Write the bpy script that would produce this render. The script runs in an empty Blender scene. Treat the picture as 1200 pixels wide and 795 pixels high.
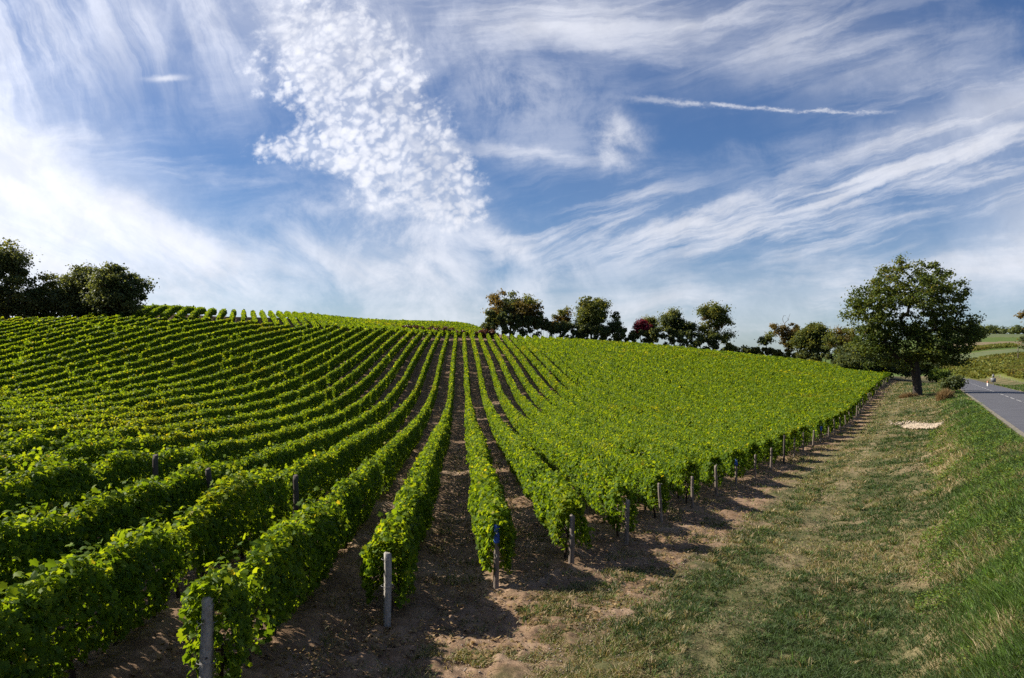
import bpy, math, random
import numpy as np
from mathutils import Vector

R = math.radians
rng = np.random.default_rng(7)
random.seed(7)
sc = bpy.context.scene
COL = sc.collection

# ------------------------------------------------------------------ camera
F = 915.0          # focal length in photograph pixels (1200 wide)
EYE = 4.2
HOR = 420.0        # photograph row of the horizon
cd = bpy.data.cameras.new('camera'); cam = bpy.data.objects.new('camera', cd); COL.objects.link(cam)
cam.location = (0, 0, EYE); cam.rotation_euler = (R(90), 0, 0)
cd.sensor_width = 36; cd.lens = 36 * F / 1200; cd.shift_y = (HOR - 397.5) / 1200
cd.clip_start = 0.1; cd.clip_end = 6000
sc.camera = cam

# ------------------------------------------------------------------ exposure, renderer
sc.view_settings.view_transform = 'Standard'; sc.view_settings.look = 'None'
sc.view_settings.gamma = 1; sc.view_settings.use_curve_mapping = False
sc.view_settings.exposure = 1.10
sc.render.engine = 'CYCLES'
cy = sc.cycles
cy.max_bounces = 6; cy.diffuse_bounces = 3; cy.glossy_bounces = 2; cy.transmission_bounces = 4
cy.use_adaptive_sampling = True; cy.adaptive_threshold = 0.015
cy.use_denoising = False
cy.sample_clamp_indirect = 6

# ------------------------------------------------------------------ sun
SUN_EL = 36.0
SUN_PHI = 15.0     # degrees in front of the camera's left hand side
sv = Vector((-math.cos(R(SUN_EL)) * math.cos(R(SUN_PHI)), math.cos(R(SUN_EL)) * math.sin(R(SUN_PHI)), math.sin(R(SUN_EL))))
sl = bpy.data.lights.new('sun', 'SUN'); sl.energy = 4.4; sl.angle = R(0.5); sl.color = (1, 0.93, 0.82)
so = bpy.data.objects.new('sun', sl); COL.objects.link(so)
so.rotation_euler = sv.to_track_quat('Z', 'Y').to_euler(); so.location = sv * 200

# ------------------------------------------------------------------ world: sky and high clouds
class S:
    """a node socket that can be added, multiplied ... inside one node tree"""
    def __init__(s, nt, sock): s.nt, s.k = nt, sock
    def _m(s, op, *a, clamp=False):
        n = s.nt.nodes.new('ShaderNodeMath'); n.operation = op; n.use_clamp = clamp
        for i, x in enumerate((s,) + a):
            if isinstance(x, S): s.nt.links.new(x.k, n.inputs[i])
            else: n.inputs[i].default_value = x
        return S(s.nt, n.outputs[0])
    def __add__(s, o): return s._m('ADD', o)
    __radd__ = __add__
    def __mul__(s, o): return s._m('MULTIPLY', o)
    __rmul__ = __mul__
    def __sub__(s, o): return s._m('SUBTRACT', o)
    def __rsub__(s, o): return (s * -1.0) + o
    def __truediv__(s, o): return s._m('DIVIDE', o)
    def exp(s): return s._m('EXPONENT')
    def mx(s, o): return s._m('MAXIMUM', o)
    def mn(s, o): return s._m('MINIMUM', o)
    def pw(s, o): return s._m('POWER', o)
    def cl(s): return s._m('ADD', 0.0, clamp=True)
    def step(s, lo, hi, kind='SMOOTHSTEP', a=0.0, b=1.0):
        n = s.nt.nodes.new('ShaderNodeMapRange'); n.interpolation_type = kind
        s.nt.links.new(s.k, n.inputs[0])
        for i, v in enumerate((lo, hi, a, b)): n.inputs[i + 1].default_value = v
        return S(s.nt, n.outputs[0])

def combine(nt, x, y, z=0.0):
    n = nt.nodes.new('ShaderNodeCombineXYZ')
    for i, v in enumerate((x, y, z)):
        if isinstance(v, S): nt.links.new(v.k, n.inputs[i])
        else: n.inputs[i].default_value = v
    return S(nt, n.outputs[0])

def noise(nt, vec, scale, detail=4, rough=0.55, dist=0.0, color=False):
    n = nt.nodes.new('ShaderNodeTexNoise')
    if vec is not None: nt.links.new(vec.k, n.inputs['Vector'])
    n.inputs['Scale'].default_value = scale; n.inputs['Detail'].default_value = detail
    n.inputs['Roughness'].default_value = rough; n.inputs['Distortion'].default_value = dist
    return S(nt, n.outputs['Color' if color else 'Fac'])

def mixcol(nt, fac, a, b, mode='MIX'):
    n = nt.nodes.new('ShaderNodeMix'); n.data_type = 'RGBA'; n.blend_type = mode; n.clamp_factor = True
    for i, v in ((0, fac), (6, a), (7, b)):
        if isinstance(v, S): nt.links.new(v.k, n.inputs[i])
        elif i == 0: n.inputs[0].default_value = v
        else: n.inputs[i].default_value = (*v, 1)
    return S(nt, n.outputs[2])

w = bpy.data.worlds.new('World'); sc.world = w; w.use_nodes = True
w.cycles.sampling_method = 'MANUAL'; w.cycles.sample_map_resolution = 256
nt = w.node_tree; nt.nodes.clear()
wo = nt.nodes.new('ShaderNodeOutputWorld'); bg = nt.nodes.new('ShaderNodeBackground')
nt.links.new(bg.outputs[0], wo.inputs[0])
bg.inputs['Strength'].default_value = 0.060
sky = nt.nodes.new('ShaderNodeTexSky'); sky.sky_type = 'NISHITA'; sky.sun_disc = False
sky.sun_elevation = R(SUN_EL); sky.sun_rotation = -R(90 - SUN_PHI)
sky.air_density = 1.0; sky.dust_density = 0.3; sky.ozone_density = 3.0; sky.altitude = 200
tc = nt.nodes.new('ShaderNodeTexCoord')
sp = nt.nodes.new('ShaderNodeSeparateXYZ'); nt.links.new(tc.outputs['Generated'], sp.inputs[0])
dx, dy, dz = (S(nt, sp.outputs[i]) for i in range(3))
# heading and height of a direction, as tangents (times 9.15)
dyc = dy.mx(0.08)
A0 = dx / dyc * 9.15 + 6.0
B0 = dz / dyc * -9.15 + 4.2
wrp = noise(nt, combine(nt, A0, B0), 0.55, 3, 0.6, color=True)
ws = nt.nodes.new('ShaderNodeSeparateColor'); nt.links.new(wrp.k, ws.inputs[0])
wr2 = noise(nt, combine(nt, A0, B0, 4.0), 2.2, 5, 0.65, color=True)
ws2 = nt.nodes.new('ShaderNodeSeparateColor'); nt.links.new(wr2.k, ws2.inputs[0])
A = A0 + (S(nt, ws.outputs[0]) - 0.5) * 0.9 + (S(nt, ws2.outputs[0]) - 0.5) * 0.45
B = B0 + (S(nt, ws.outputs[1]) - 0.5) * 0.7 + (S(nt, ws2.outputs[1]) - 0.5) * 0.35

def gauss(ax, by, L, Wd, ang=0.0, a=None, b=None):
    a = A if a is None else a; b = B if b is None else b
    c, s_ = math.cos(R(ang)), math.sin(R(ang))
    da, db = a - ax, b - by
    p = (da * c + db * s_) / L; q = (db * c - da * s_) / Wd
    return ((p * p + q * q) * -1.0).exp()

def streak(ang, sx, sy, scale, lo, hi, detail=7, rough=0.62, dist=0.4):
    c, s_ = math.cos(R(ang)), math.sin(R(ang))
    aw = A0 * 0.6 + A * 0.4; bw = B0 * 0.6 + B * 0.4
    p = aw * c + bw * s_; q = bw * c - aw * s_
    return noise(nt, combine(nt, p * sx, q * sy, ang * 0.1), scale, detail, rough, dist).step(lo, hi)

st1 = streak(30, 0.5, 1.9, 0.9, 0.36, 0.66, dist=0.5)      # falling to the right
st2 = streak(-17, 0.34, 2.6, 0.9, 0.43, 0.68, dist=0.45)    # rising to the right
st3 = streak(-3, 0.30, 2.0, 1.0, 0.40, 0.68, dist=0.3)
st4 = streak(70, 0.30, 1.8, 1.0, 0.38, 0.68, dist=0.5)
fluff = noise(nt, combine(nt, A0, B0, 3.3), 1.3, 8, 0.65, 0.3).step(0.34, 0.66)
fine = noise(nt, combine(nt, A0, B0, 7.3), 5.0, 6, 0.65, 0.2)
# mackerel puffs: soft cells
def cells(scale, z, sm):
    vn = nt.nodes.new('ShaderNodeTexVoronoi'); vn.feature = 'SMOOTH_F1'; vn.inputs['Smoothness'].default_value = sm
    vw = noise(nt, combine(nt, A0, B0, z), 3.0, 4, 0.6, color=True)
    vws = nt.nodes.new('ShaderNodeSeparateColor'); nt.links.new(vw.k, vws.inputs[0])
    vv = combine(nt, A0 + B0 * 0.3 + S(nt, vws.outputs[0]) * 0.32, B0 * 1.15 - A0 * 0.1 + S(nt, vws.outputs[1]) * 0.32, z)
    nt.links.new(vv.k, vn.inputs['Vector']); vn.inputs['Scale'].default_value = scale
    return S(nt, vn.outputs['Distance'])
puff = cells(7.2, 0.0, 0.55).step(0.64, 0.10)
puff = puff * (0.42 + 0.40 * fluff) + cells(14.0, 3.0, 0.5).step(0.62, 0.10) * 0.38

# bright bank on the left: everything below a falling line
ln = B - 1.05 - A * 0.93 + A * A * 0.095
d = ln.step(-0.25, 0.85) * A.step(3.9, 1.5) * (0.30 + 0.75 * st1)
d = d + gauss(0.3, 2.2, 1.6, 0.75, 25) * 0.7 + gauss(2.3, 3.0, 1.1, 0.22, 24) * 0.55 * st1
d = d + gauss(1.4, 0.2, 3.0, 0.75, 10) * (0.12 + 0.42 * st4)          # veil in the upper left
d = d + gauss(0.2, 0.9, 0.9, 0.6, 30) * (0.10 + 0.5 * st4)
d = d + gauss(1.3, 1.75, 1.6, 0.16, 12) * 0.40 * st3
# mackerel field
pm = (gauss(4.15, 1.18, 1.42, 0.80, 52) * 1.0 + gauss(5.2, 2.05, 0.75, 0.42, 48) * 0.75 + gauss(3.45, 1.80, 0.75, 0.17, 8) * 0.65 + gauss(3.9, 0.35, 0.8, 0.30, 20) * 0.4)
pm = pm + (fine - 0.5) * 0.75 + (fluff - 0.5) * 0.22
d = d + pm.step(0.30, 0.72) * (0.03 + 1.20 * puff) * (0.62 + 0.50 * fluff) + pm.step(0.40, 0.95) * 0.17
d = d + gauss(3.6, 0.15, 1.6, 0.5, 10) * (0.15 + 0.4 * fluff)
# soft veil below it
d = d + gauss(4.7, 2.85, 1.0, 0.70, 20) * (0.15 + 0.60 * fluff) + gauss(4.1, 3.15, 1.5, 0.30, 8) * (0.12 + 0.5 * st1)
d = d + gauss(5.9, 2.88, 0.45, 0.13, 14) * 0.6 * fluff
# right hand side: wisps, sweeping bands, low pale sheet
d = d + gauss(11.5, 1.40, 1.25, 0.42, -14) * (0.15 + 0.95 * st2) + gauss(12.0, 1.2, 0.9, 0.3, -18) * 0.35
d = d + gauss(10.4, 1.95, 1.7, 0.22, -12) * (0.05 + 0.75 * st2)
band = B - 2.72 + (A - 5.8) * (A - 5.8) * 0.017
d = d + (band * band * -13.0).exp() * A.step(5.0, 6.3) * (0.03 + 0.78 * st2)
d = d + gauss(7.6, 2.35, 1.2, 0.40, 14) * (0.03 + 0.40 * st2)
band2 = B - 3.05 + (A - 7.0) * 0.07
d = d + (band2 * band2 * -22.0).exp() * A.step(6.2, 7.8) * A.step(11.4, 10.4) * (0.03 + 0.60 * st2)
d = d + gauss(10.9, 3.25, 2.4, 0.36, -8) * (0.18 + 0.55 * st3)
d = d + gauss(12.4, 2.75, 0.9, 0.65, -14) * (0.45 + 0.4 * st2)
d = d + gauss(7.4, 3.70, 3.0, 0.36, -2) * (0.16 + 0.40 * st3) + gauss(6.4, 3.25, 0.5, 0.20, -20) * 0.45 * fluff
# thin sheet overhead
d = d + gauss(6.4, 0.22, 1.7, 0.42, 6) * (0.12 + 0.60 * st3) + gauss(8.6, 0.25, 2.4, 0.55, 8) * (0.10 + 0.42 * st2)
d = d + gauss(6.2, 1.15, 0.8, 0.40, 20) * 0.30 * fluff + gauss(6.3, 1.78, 0.9, 0.09, 5) * 0.50 * st3
d = d + gauss(7.30, 1.52, 0.24, 0.20, 40) * (0.15 + 0.75 * fluff) + gauss(7.15, 1.82, 0.18, 0.10, 10) * 0.55 * fluff
d = d + gauss(1.95, 0.92, 0.17, 0.030, -3, a=A0 + (fine - .5) * .2, b=B0 + (fine - .5) * .06) * 0.65
# an old contrail
tw = noise(nt, combine(nt, A0, B0 * 2.0, 1.0), 2.6, 5, 0.7)
ct = B0 - 1.32 + (A0 - 10.4) * (A0 - 10.4) * 0.019 + (tw - 0.5) * 0.16
wdt = A0.step(7.2, 10.0, 'LINEAR', 420.0, 4200.0)
trail = (ct * ct * wdt * -1.0).exp() * A0.step(7.0, 8.3) * A0.step(10.7, 9.8) * (0.15 + 0.95 * fine.step(0.36, 0.62))
d = d + trail * 0.50
d = d + 0.02 + 0.10 * st3 * fluff + dz.step(0.13, 0.0) * (0.12 + 0.22 * fluff) * A.step(11.5, 5.0, 'SMOOTHSTEP', 0.45, 1.0)
ahead = dy.step(0.08, 0.30)
cp = combine(nt, dx / (dz.mx(0.0) + 0.15), dy / (dz.mx(0.0) + 0.15))
other = noise(nt, cp, 0.8, 6, 0.6, 0.6).step(0.42, 0.78) * 0.6
dens = (d.mn(1.6) * ahead + other * (1.0 - ahead))
dens = (1.0 - (dens * -1.75).exp()) * dz.step(-0.02, 0.03)
sund = dx * sv.x + dy * sv.y + dz * sv.z
glow = sund.mx(0.0).pw(2.5)
cb = (glow * 5.0 + 7.3) * (0.86 + 0.14 * fluff)
cn = nt.nodes.new('ShaderNodeCombineColor')
for i, f in enumerate((0.97, 0.985, 1.06)): nt.links.new((cb * f).k, cn.inputs[i])
hs = nt.nodes.new('ShaderNodeHueSaturation'); hs.inputs['Saturation'].default_value = 1.15; hs.inputs['Value'].default_value = 0.72
nt.links.new(sky.outputs[0], hs.inputs['Color'])
tinted = mixcol(nt, 1.0, S(nt, hs.outputs[0]), (0.60, 0.77, 1.0), 'MULTIPLY')
fin = mixcol(nt, dens.mn(0.97), tinted, S(nt, cn.outputs[0]))
nt.links.new(fin.k, bg.inputs['Color'])

# ------------------------------------------------------------------ numeric helpers
def hash2(i, j, s):
    h = (i.astype(np.int64) * 374761393 + j.astype(np.int64) * 668265263 + s * 974711) & 0xffffffff
    h = ((h ^ (h >> 13)) * 1274126177) & 0xffffffff
    return ((h ^ (h >> 16)) & 0xffff) / 65535.0

def vnoise(x, y, s=0):
    i, j = np.floor(x), np.floor(y); fx, fy = x - i, y - j
    fx = fx * fx * (3 - 2 * fx); fy = fy * fy * (3 - 2 * fy)
    a, b, c, e = hash2(i, j, s), hash2(i + 1, j, s), hash2(i, j + 1, s), hash2(i + 1, j + 1, s)
    return (a * (1 - fx) + b * fx) * (1 - fy) + (c * (1 - fx) + e * fx) * fy

def fbm(x, y, s=0, o=4, g=0.5):
    x = np.asarray(x, float); y = np.asarray(y, float)
    t, amp, tot = 0, 1, 0
    for k in range(o):
        t = t + amp * vnoise(x * 2 ** k + k * 17.3, y * 2 ** k - k * 9.1, s + k); tot += amp; amp *= g
    return t / tot

def sst(x, lo, hi):
    t = np.clip((x - lo) / (hi - lo), 0, 1); return t * t * (3 - 2 * t)

# ------------------------------------------------------------------ lie of the land
SL = 0.0656                     # the rows run along (-SL, 1)
END = np.array([(-40, -8), (-6.9, 2.0), (-3.9, 5.6), (-2.4, 7.6), (-.88, 11.8), (.62, 13.6), (2.12, 15), (3.62, 17.2), (5.12, 20), (6.62, 22.4), (8.12, 24.9),
                (9.62, 27.2), (27.4, 55), (42, 80), (53.8, 100), (71.8, 130)], float)
FAR = np.array([(-80, 72), (-55, 78), (-47, 81), (-31.6, 86), (-22.8, 108), (-8, 135), (.6, 148), (20, 151), (51, 150), (65, 143), (71.8, 131)], float)
def d_end(u): return np.interp(u, END[:, 0], END[:, 1])
def d_far(u): return np.interp(u, FAR[:, 0], FAR[:, 1])

CP = []                          # (photograph column, distance, ground height)
for X, L in {
    0: [(3, 1.0), (6.6, .85), (9, .8), (14, .95), (20, 1.0), (30, 1.05), (40, 1.1), (60, 3.9), (80, 7.0), (100, 8.6), (140, 10), (300, 10), (1500, 8)],
    -300: [(6, 1.1), (14, 1.2), (30, 1.4), (60, 4.5), (90, 7.6), (140, 9), (300, 10), (1500, 8)],
    200: [(3, .7), (10.4, .7), (22, .6), (30, .55), (35, .68), (43, 1.07), (51, 1.7), (59, 2.8), (70, 4.8), (85, 7.3), (106, 10.2), (130, 11.2), (200, 11.5), (1500, 8)],
    350: [(7, .4), (15, .25), (26, .05), (33, -.05), (40, -.05), (48, .25), (55, .75), (70, 2.4), (90, 5.2), (112, 8.0), (140, 11.3), (165, 11.9), (300, 10.5), (1500, 7)],
    540: [(4, .4), (9, .15), (14, .12), (18, 0), (30, -.15), (46, -.55), (60, -.25), (73, .4), (93, 2.8), (120, 5.2), (147, 7.7), (172, 10.9), (190, 11.3), (300, 9), (1500, 6)],
    650: [(10, .15), (15, .2), (30, -.2), (46, -.6), (73, .2), (100, 2.7), (150, 7.0), (180, 7.6), (300, 7), (1500, 5)],
    750: [(10, .2), (20, 0), (40, -.6), (60, -.5), (100, 1.9), (150, 5.9), (180, 6.4), (300, 5.5), (1500, 4)],
    850: [(10, .25), (25, -.2), (40, -.6), (60, -.7), (100, 1.1), (150, 4.3), (180, 4.6), (300, 3), (1500, 2)],
    950: [(10, .3), (25, -.2), (40, -.5), (60, -.6), (100, .6), (145, 2.6), (180, 2.4), (300, 0), (1500, 0)],
    1000: [(55, -.5), (80, -.2), (110, .5), (140, 1.5), (180, 1.0), (300, -1.5), (1500, 0)],
    1045: [(10, .3), (25, 0), (45, -.2), (80, .1), (100, .4), (130, .7), (160, .6), (220, -1.0), (300, -1), (700, 6), (1500, 0)],
    1085: [(10, .5), (20, .2), (40, .1), (77, .55), (100, .5), (140, .2), (200, -1.0), (250, -.5), (340, 4), (560, 20), (640, 21), (1500, 5)],
    1165: [(10, .9), (30, .9), (60, .6), (130, .2), (175, .4), (220, 1.7), (270, 4.1), (340, 7.9), (500, 17.8), (570, 22), (640, 23), (1500, 8)],
    1300: [(10, 1.4), (30, 1.2), (60, .6), (100, .3), (140, .6), (175, 1.6), (220, 3), (340, 9), (500, 18), (570, 22.5), (640, 23), (1500, 8)],
    1700: [(10, 1.8), (30, 1.4), (60, .8), (140, 2), (300, 9), (570, 21), (1500, 8)],
}.items():
    for dd, z in L: CP.append((math.atan2(X - 600, F), dd, z, X))
CP = np.array([(c[0] * 2.6, math.log(c[1]), c[2]) for c in CP])
# (distances above are depths along the view; the angle is the heading)
def tpsk(r2): return np.where(r2 > 0, 0.5 * r2 * np.log(np.maximum(r2, 1e-12)), 0)
n = len(CP); K = tpsk(((CP[:, None, :2] - CP[None, :, :2]) ** 2).sum(-1)) + np.eye(n) * 2e-4
Pm = np.c_[np.ones(n), CP[:, :2]]
TW = np.linalg.solve(np.block([[K, Pm], [Pm.T, np.zeros((3, 3))]]), np.r_[CP[:, 2], 0, 0, 0])
def land(x, y):
    x = np.asarray(x, float); y = np.asarray(y, float); shp = np.broadcast(x, y).shape
    x = np.broadcast_to(x, shp).ravel(); y = np.broadcast_to(y, shp).ravel()
    th = np.arctan2(x, y); thc = np.clip(th, -0.82, 0.90)
    dep = np.hypot(x, y) * np.cos(thc)
    q = np.c_[thc * 2.6, np.log(np.clip(dep, 3, 1500))]
    out = np.empty(len(q))
    for a in range(0, len(q), 60000):
        c = q[a:a + 60000]
        out[a:a + 60000] = tpsk(((c[:, None] - CP[None, :, :2]) ** 2).sum(-1)) @ TW[:n] + TW[n] + c @ TW[n + 1:]
    wb = sst(np.abs(th), 1.2, 2.4)
    return (out * (1 - wb) + 1.5 * wb).reshape(shp)

RW = 5.7                                             # road width measured along x
def road_e(x, y): return x - (3.1 + 0.541 * y)
def road_z(y): return 2.0 - 0.0153 * y
def ground(x, y):
    x = np.asarray(x, float); y = np.asarray(y, float)
    T = land(x, y)
    e = road_e(x, y); zr = road_z(y)
    wr = sst(e, -3.4, -0.5) * (1 - sst(e, 7.5, 13.0)) * (1 - sst(y, 195, 240)) * sst(y, -60, -30)
    prof = zr - 0.06 - 0.25 * sst(e, 6.2, 9)
    return T * (1 - wr) + prof * wr
def gz(x, y): return float(ground(np.array([x]), np.array([y]))[0])
def px(X, Y, dd): return ((X - 600) / F * dd, dd, EYE - (Y - HOR) * dd / F)

# ------------------------------------------------------------------ object helpers
def tag(o, label=None, cat=None, group=None, kind=None):
    if label: o['label'] = label
    if cat: o['category'] = cat
    if group: o['group'] = group
    if kind: o['kind'] = kind
    return o
def empty(name, loc, label=None, cat=None, group=None):
    o = bpy.data.objects.new(name, None); COL.objects.link(o); o.location = loc; o.empty_display_size = 0.3
    return tag(o, label, cat, group)
def link(name, me, mat=None, parent=None, loc=None):
    o = bpy.data.objects.new(name, me); COL.objects.link(o)
    if mat and not me.materials: me.materials.append(mat)
    if parent: o.parent = parent
    if loc is not None: o.location = loc
    return o
def mesh(name, V, loops, starts, tint=None, smooth=False, attrs=None):
    me = bpy.data.meshes.new(name)
    V = np.asarray(V, np.float32); loops = np.asarray(loops, np.int32); starts = np.asarray(starts, np.int32)
    me.vertices.add(len(V)); me.vertices.foreach_set('co', V.ravel())
    me.loops.add(len(loops)); me.loops.foreach_set('vertex_index', loops)
    me.polygons.add(len(starts)); me.polygons.foreach_set('loop_start', starts)
    if smooth: me.polygons.foreach_set('use_smooth', np.ones(len(starts), bool))
    me.update(calc_edges=True)
    if tint is not None:
        a = me.attributes.new('tint', 'FLOAT', 'FACE'); a.data.foreach_set('value', np.asarray(tint, np.float32))
    for k, v in (attrs or {}).items():
        a = me.attributes.new(k, 'FLOAT', 'POINT'); a.data.foreach_set('value', np.asarray(v, np.float32))
    return me

class Bag:
    """collects leaf cards, tubes and quads into one mesh"""
    def __init__(s): s.V, s.L, s.N, s.T, s.n = [], [], [], [], 0
    def add(s, V, F_, tint):                        # F_: (m, k) indices into V
        V = np.asarray(V, float).reshape(-1, 3); F_ = np.asarray(F_)
        if len(F_) == 0: return
        s.V.append(V); s.L.append((F_ + s.n).ravel()); s.N.append(np.full(len(F_), F_.shape[1])); s.n += len(V)
        s.T.append(np.broadcast_to(np.asarray(tint, float), (len(F_),)))
    def build(s, name, smooth=False):
        N = np.concatenate(s.N); st = np.r_[0, np.cumsum(N)[:-1]]
        return mesh(name, np.concatenate(s.V), np.concatenate(s.L), st, np.concatenate(s.T), smooth)

_h = [(.0, -.30, 0), (.20, -.50, -.05), (.46, -.34, -.12), (.40, -.10, -.09), (.62, .16, -.19), (.34, .20, -.07), (.22, .40, -.06), (.0, .66, -.12)]
LEAF_HI = np.array(_h + [(-x_, y_, z_) for x_, y_, z_ in _h[1:-1]][::-1])
LEAF_HI_F = np.array([(0, 1, 2, 3, 4, 5, 6, 7), (0, 7, 8, 9, 10, 11, 12, 13)])
LEAF_LO = np.array([(0, -.5, 0), (.5, 0, -.14), (0, .58, 0), (-.5, 0, -.14)])
LEAF_LO_F = np.array([(0, 1, 2), (0, 2, 3)])
def unit(v): return v / np.maximum(np.linalg.norm(v, axis=-1, keepdims=True), 1e-9)
def leaves(bag, P, Nrm, size, tint, hi=False, droop=0.5):
    """one folded leaf at every P, facing Nrm"""
    m = len(P)
    if m == 0: return
    Nrm = unit(Nrm)
    t = rng.normal(size=(m, 3)); t[:, 2] -= droop * 1.6
    t = unit(t - (t * Nrm).sum(1, keepdims=True) * Nrm)
    b = np.cross(t, Nrm)
    T, Fc = (LEAF_HI, LEAF_HI_F) if hi else (LEAF_LO, LEAF_LO_F)
    sz = np.asarray(size, float).reshape(-1, 1, 1) * np.ones((m, 1, 1))
    fold = rng.uniform(0.3, 2.2, (m, 1, 1))
    V = P[:, None] + sz * (T[None, :, 0:1] * b[:, None] + T[None, :, 1:2] * t[:, None] + fold * T[None, :, 2:3] * Nrm[:, None])
    Fi = (np.arange(m) * len(T))[:, None, None] + Fc[None]
    bag.add(V, Fi.reshape(-1, Fc.shape[1]), np.repeat(tint, len(Fc)))

def tube(bag, pts, rad, sides=6, tint=0.5, cap=True):
    pts = np.asarray(pts, float); rad = np.broadcast_to(rad, (len(pts),)); k = len(pts)
    tg = unit(np.gradient(pts, axis=0)); ref = np.array([0, 1, 0]) if abs(tg[0][2]) > 0.7 else np.array([0, 0, 1])
    a = unit(np.cross(tg, ref)); b = np.cross(tg, a)
    an = np.linspace(0, 2 * np.pi, sides, endpoint=False)
    V = pts[:, None] + rad[:, None, None] * (np.cos(an)[None, :, None] * a[:, None] + np.sin(an)[None, :, None] * b[:, None])
    i, j = np.meshgrid(np.arange(k - 1), np.arange(sides), indexing='ij'); j2 = (j + 1) % sides
    Fq = np.stack([i * sides + j, i * sides + j2, (i + 1) * sides + j2, (i + 1) * sides + j], -1).reshape(-1, 4)
    n0 = bag.n
    bag.add(V, Fq, tint)
    if cap:
        bag.L.append(np.arange(sides) + n0 + (k - 1) * sides); bag.N.append(np.array([sides])); bag.T.append(np.array([float(tint)]))

# ------------------------------------------------------------------ materials
def mat(name):
    m = bpy.data.materials.new(name); m.use_nodes = True; t = m.node_tree; t.nodes.clear()
    o = t.nodes.new('ShaderNodeOutputMaterial'); return m, t, o
def ramp(t, fac, stops):
    n = t.nodes.new('ShaderNodeValToRGB'); e = n.color_ramp.elements
    while len(e) < len(stops): e.new(0.5)
    for el, (p, c) in zip(e, stops): el.position = p; el.color = (*c, 1)
    if isinstance(fac, S): t.links.new(fac.k, n.inputs[0])
    else: t.links.new(fac, n.inputs[0])
    return S(t, n.outputs[0])
def attr(t, name):
    n = t.nodes.new('ShaderNodeAttribute'); n.attribute_name = name; return S(t, n.outputs['Fac'])
def pos(t):
    n = t.nodes.new('ShaderNodeNewGeometry'); return S(t, n.outputs['Position'])
def leaf_mat(name, stops, trans=0.42, trans_gain=(1.5, 1.25, 0.6), rough=0.5, patch=None, spec=0.3):
    m, t, o = mat(name)
    ti = attr(t, 'tint')
    c = ramp(t, ti, stops)
    if patch:
        sc_, lo, hi, pc, amt = patch
        f = noise(t, pos(t), sc_, 3, 0.6).step(lo, hi) * amt
        c = mixcol(t, f * ti.step(0.1, 0.8), c, pc)
    p = t.nodes.new('ShaderNodeBsdfPrincipled'); t.links.new(c.k, p.inputs['Base Color'])
    p.inputs['Roughness'].default_value = rough; p.inputs['Specular IOR Level'].default_value = spec
    tr = t.nodes.new('ShaderNodeBsdfTranslucent')
    c2 = mixcol(t, 1.0, c, trans_gain, 'MULTIPLY'); t.links.new(c2.k, tr.inputs['Color'])
    mx = t.nodes.new('ShaderNodeMixShader'); mx.inputs[0].default_value = trans
    t.links.new(p.outputs[0], mx.inputs[1]); t.links.new(tr.outputs[0], mx.inputs[2]); t.links.new(mx.outputs[0], o.inputs[0])
    return m
def plain(name, stops, scale=6, rough=0.85, bump=0.0, stretch=(1, 1, 1), detail=5, spec=0.25):
    m, t, o = mat(name)
    tcn = t.nodes.new('ShaderNodeTexCoord'); mp = t.nodes.new('ShaderNodeMapping'); mp.inputs['Scale'].default_value = stretch
    t.links.new(tcn.outputs['Object'], mp.inputs[0])
    f = noise(t, S(t, mp.outputs[0]), scale, detail, 0.62)
    c = ramp(t, f, stops)
    p = t.nodes.new('ShaderNodeBsdfPrincipled'); t.links.new(c.k, p.inputs['Base Color'])
    p.inputs['Roughness'].default_value = rough; p.inputs['Specular IOR Level'].default_value = spec
    if bump:
        b = t.nodes.new('ShaderNodeBump'); b.inputs['Strength'].default_value = bump; b.inputs['Distance'].default_value = 0.02
        t.links.new(f.k, b.inputs['Height']); t.links.new(b.outputs[0], p.inputs['Normal'])
    t.links.new(p.outputs[0], o.inputs[0]); return m

M = {}
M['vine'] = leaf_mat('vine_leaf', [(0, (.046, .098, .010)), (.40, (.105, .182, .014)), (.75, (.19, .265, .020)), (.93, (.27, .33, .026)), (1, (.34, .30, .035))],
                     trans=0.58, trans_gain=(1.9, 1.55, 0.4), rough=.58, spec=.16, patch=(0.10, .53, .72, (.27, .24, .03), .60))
M['farvine'] = leaf_mat('far_vine_leaf', [(0, (.050, .070, .014)), (.5, (.105, .130, .022)), (1, (.20, .19, .034))], trans=.4, spec=.15, patch=(.03, .45, .62, (.20, .15, .04), .6))
M['oak'] = leaf_mat('walnut_leaf', [(0, (.040, .066, .014)), (.5, (.095, .130, .024)), (.9, (.165, .175, .034)), (1, (.22, .14, .04))], trans=0.46, spec=.2)
M['dark'] = leaf_mat('dark_leaf', [(0, (.055, .080, .036)), (.6, (.112, .145, .052)), (1, (.185, .20, .062))], trans=0.56, spec=.2)
M['green'] = leaf_mat('green_leaf', [(0, (.058, .088, .024)), (.6, (.140, .165, .040)), (1, (.23, .21, .054))], trans=0.56, spec=.2)
M['rust'] = leaf_mat('rusty_leaf', [(0, (.070, .068, .022)), (.5, (.150, .118, .036)), (1, (.24, .165, .055))], trans=0.55, spec=.2)
M['tan'] = leaf_mat('tan_leaf', [(0, (.05, .045, .02)), (1, (.17, .12, .05))], trans=0.3)
M['red'] = leaf_mat('crimson_leaf', [(0, (.09, .008, .016)), (1, (.30, .022, .045))], trans=0.35, trans_gain=(1.4, 1, 1))
M['redbrown'] = leaf_mat('bramble_leaf', [(0, (.05, .022, .014)), (.6, (.12, .045, .03)), (1, (.13, .10, .03))], trans=0.3)
M['bright'] = leaf_mat('bright_leaf', [(0, (.06, .11, .012)), (1, (.20, .26, .03))], trans=0.4)
M['weed'] = leaf_mat('weed_leaf', [(0, (.035, .075, .014)), (.6, (.085, .15, .022)), (1, (.20, .24, .035))], trans=.4, spec=.2)
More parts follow.
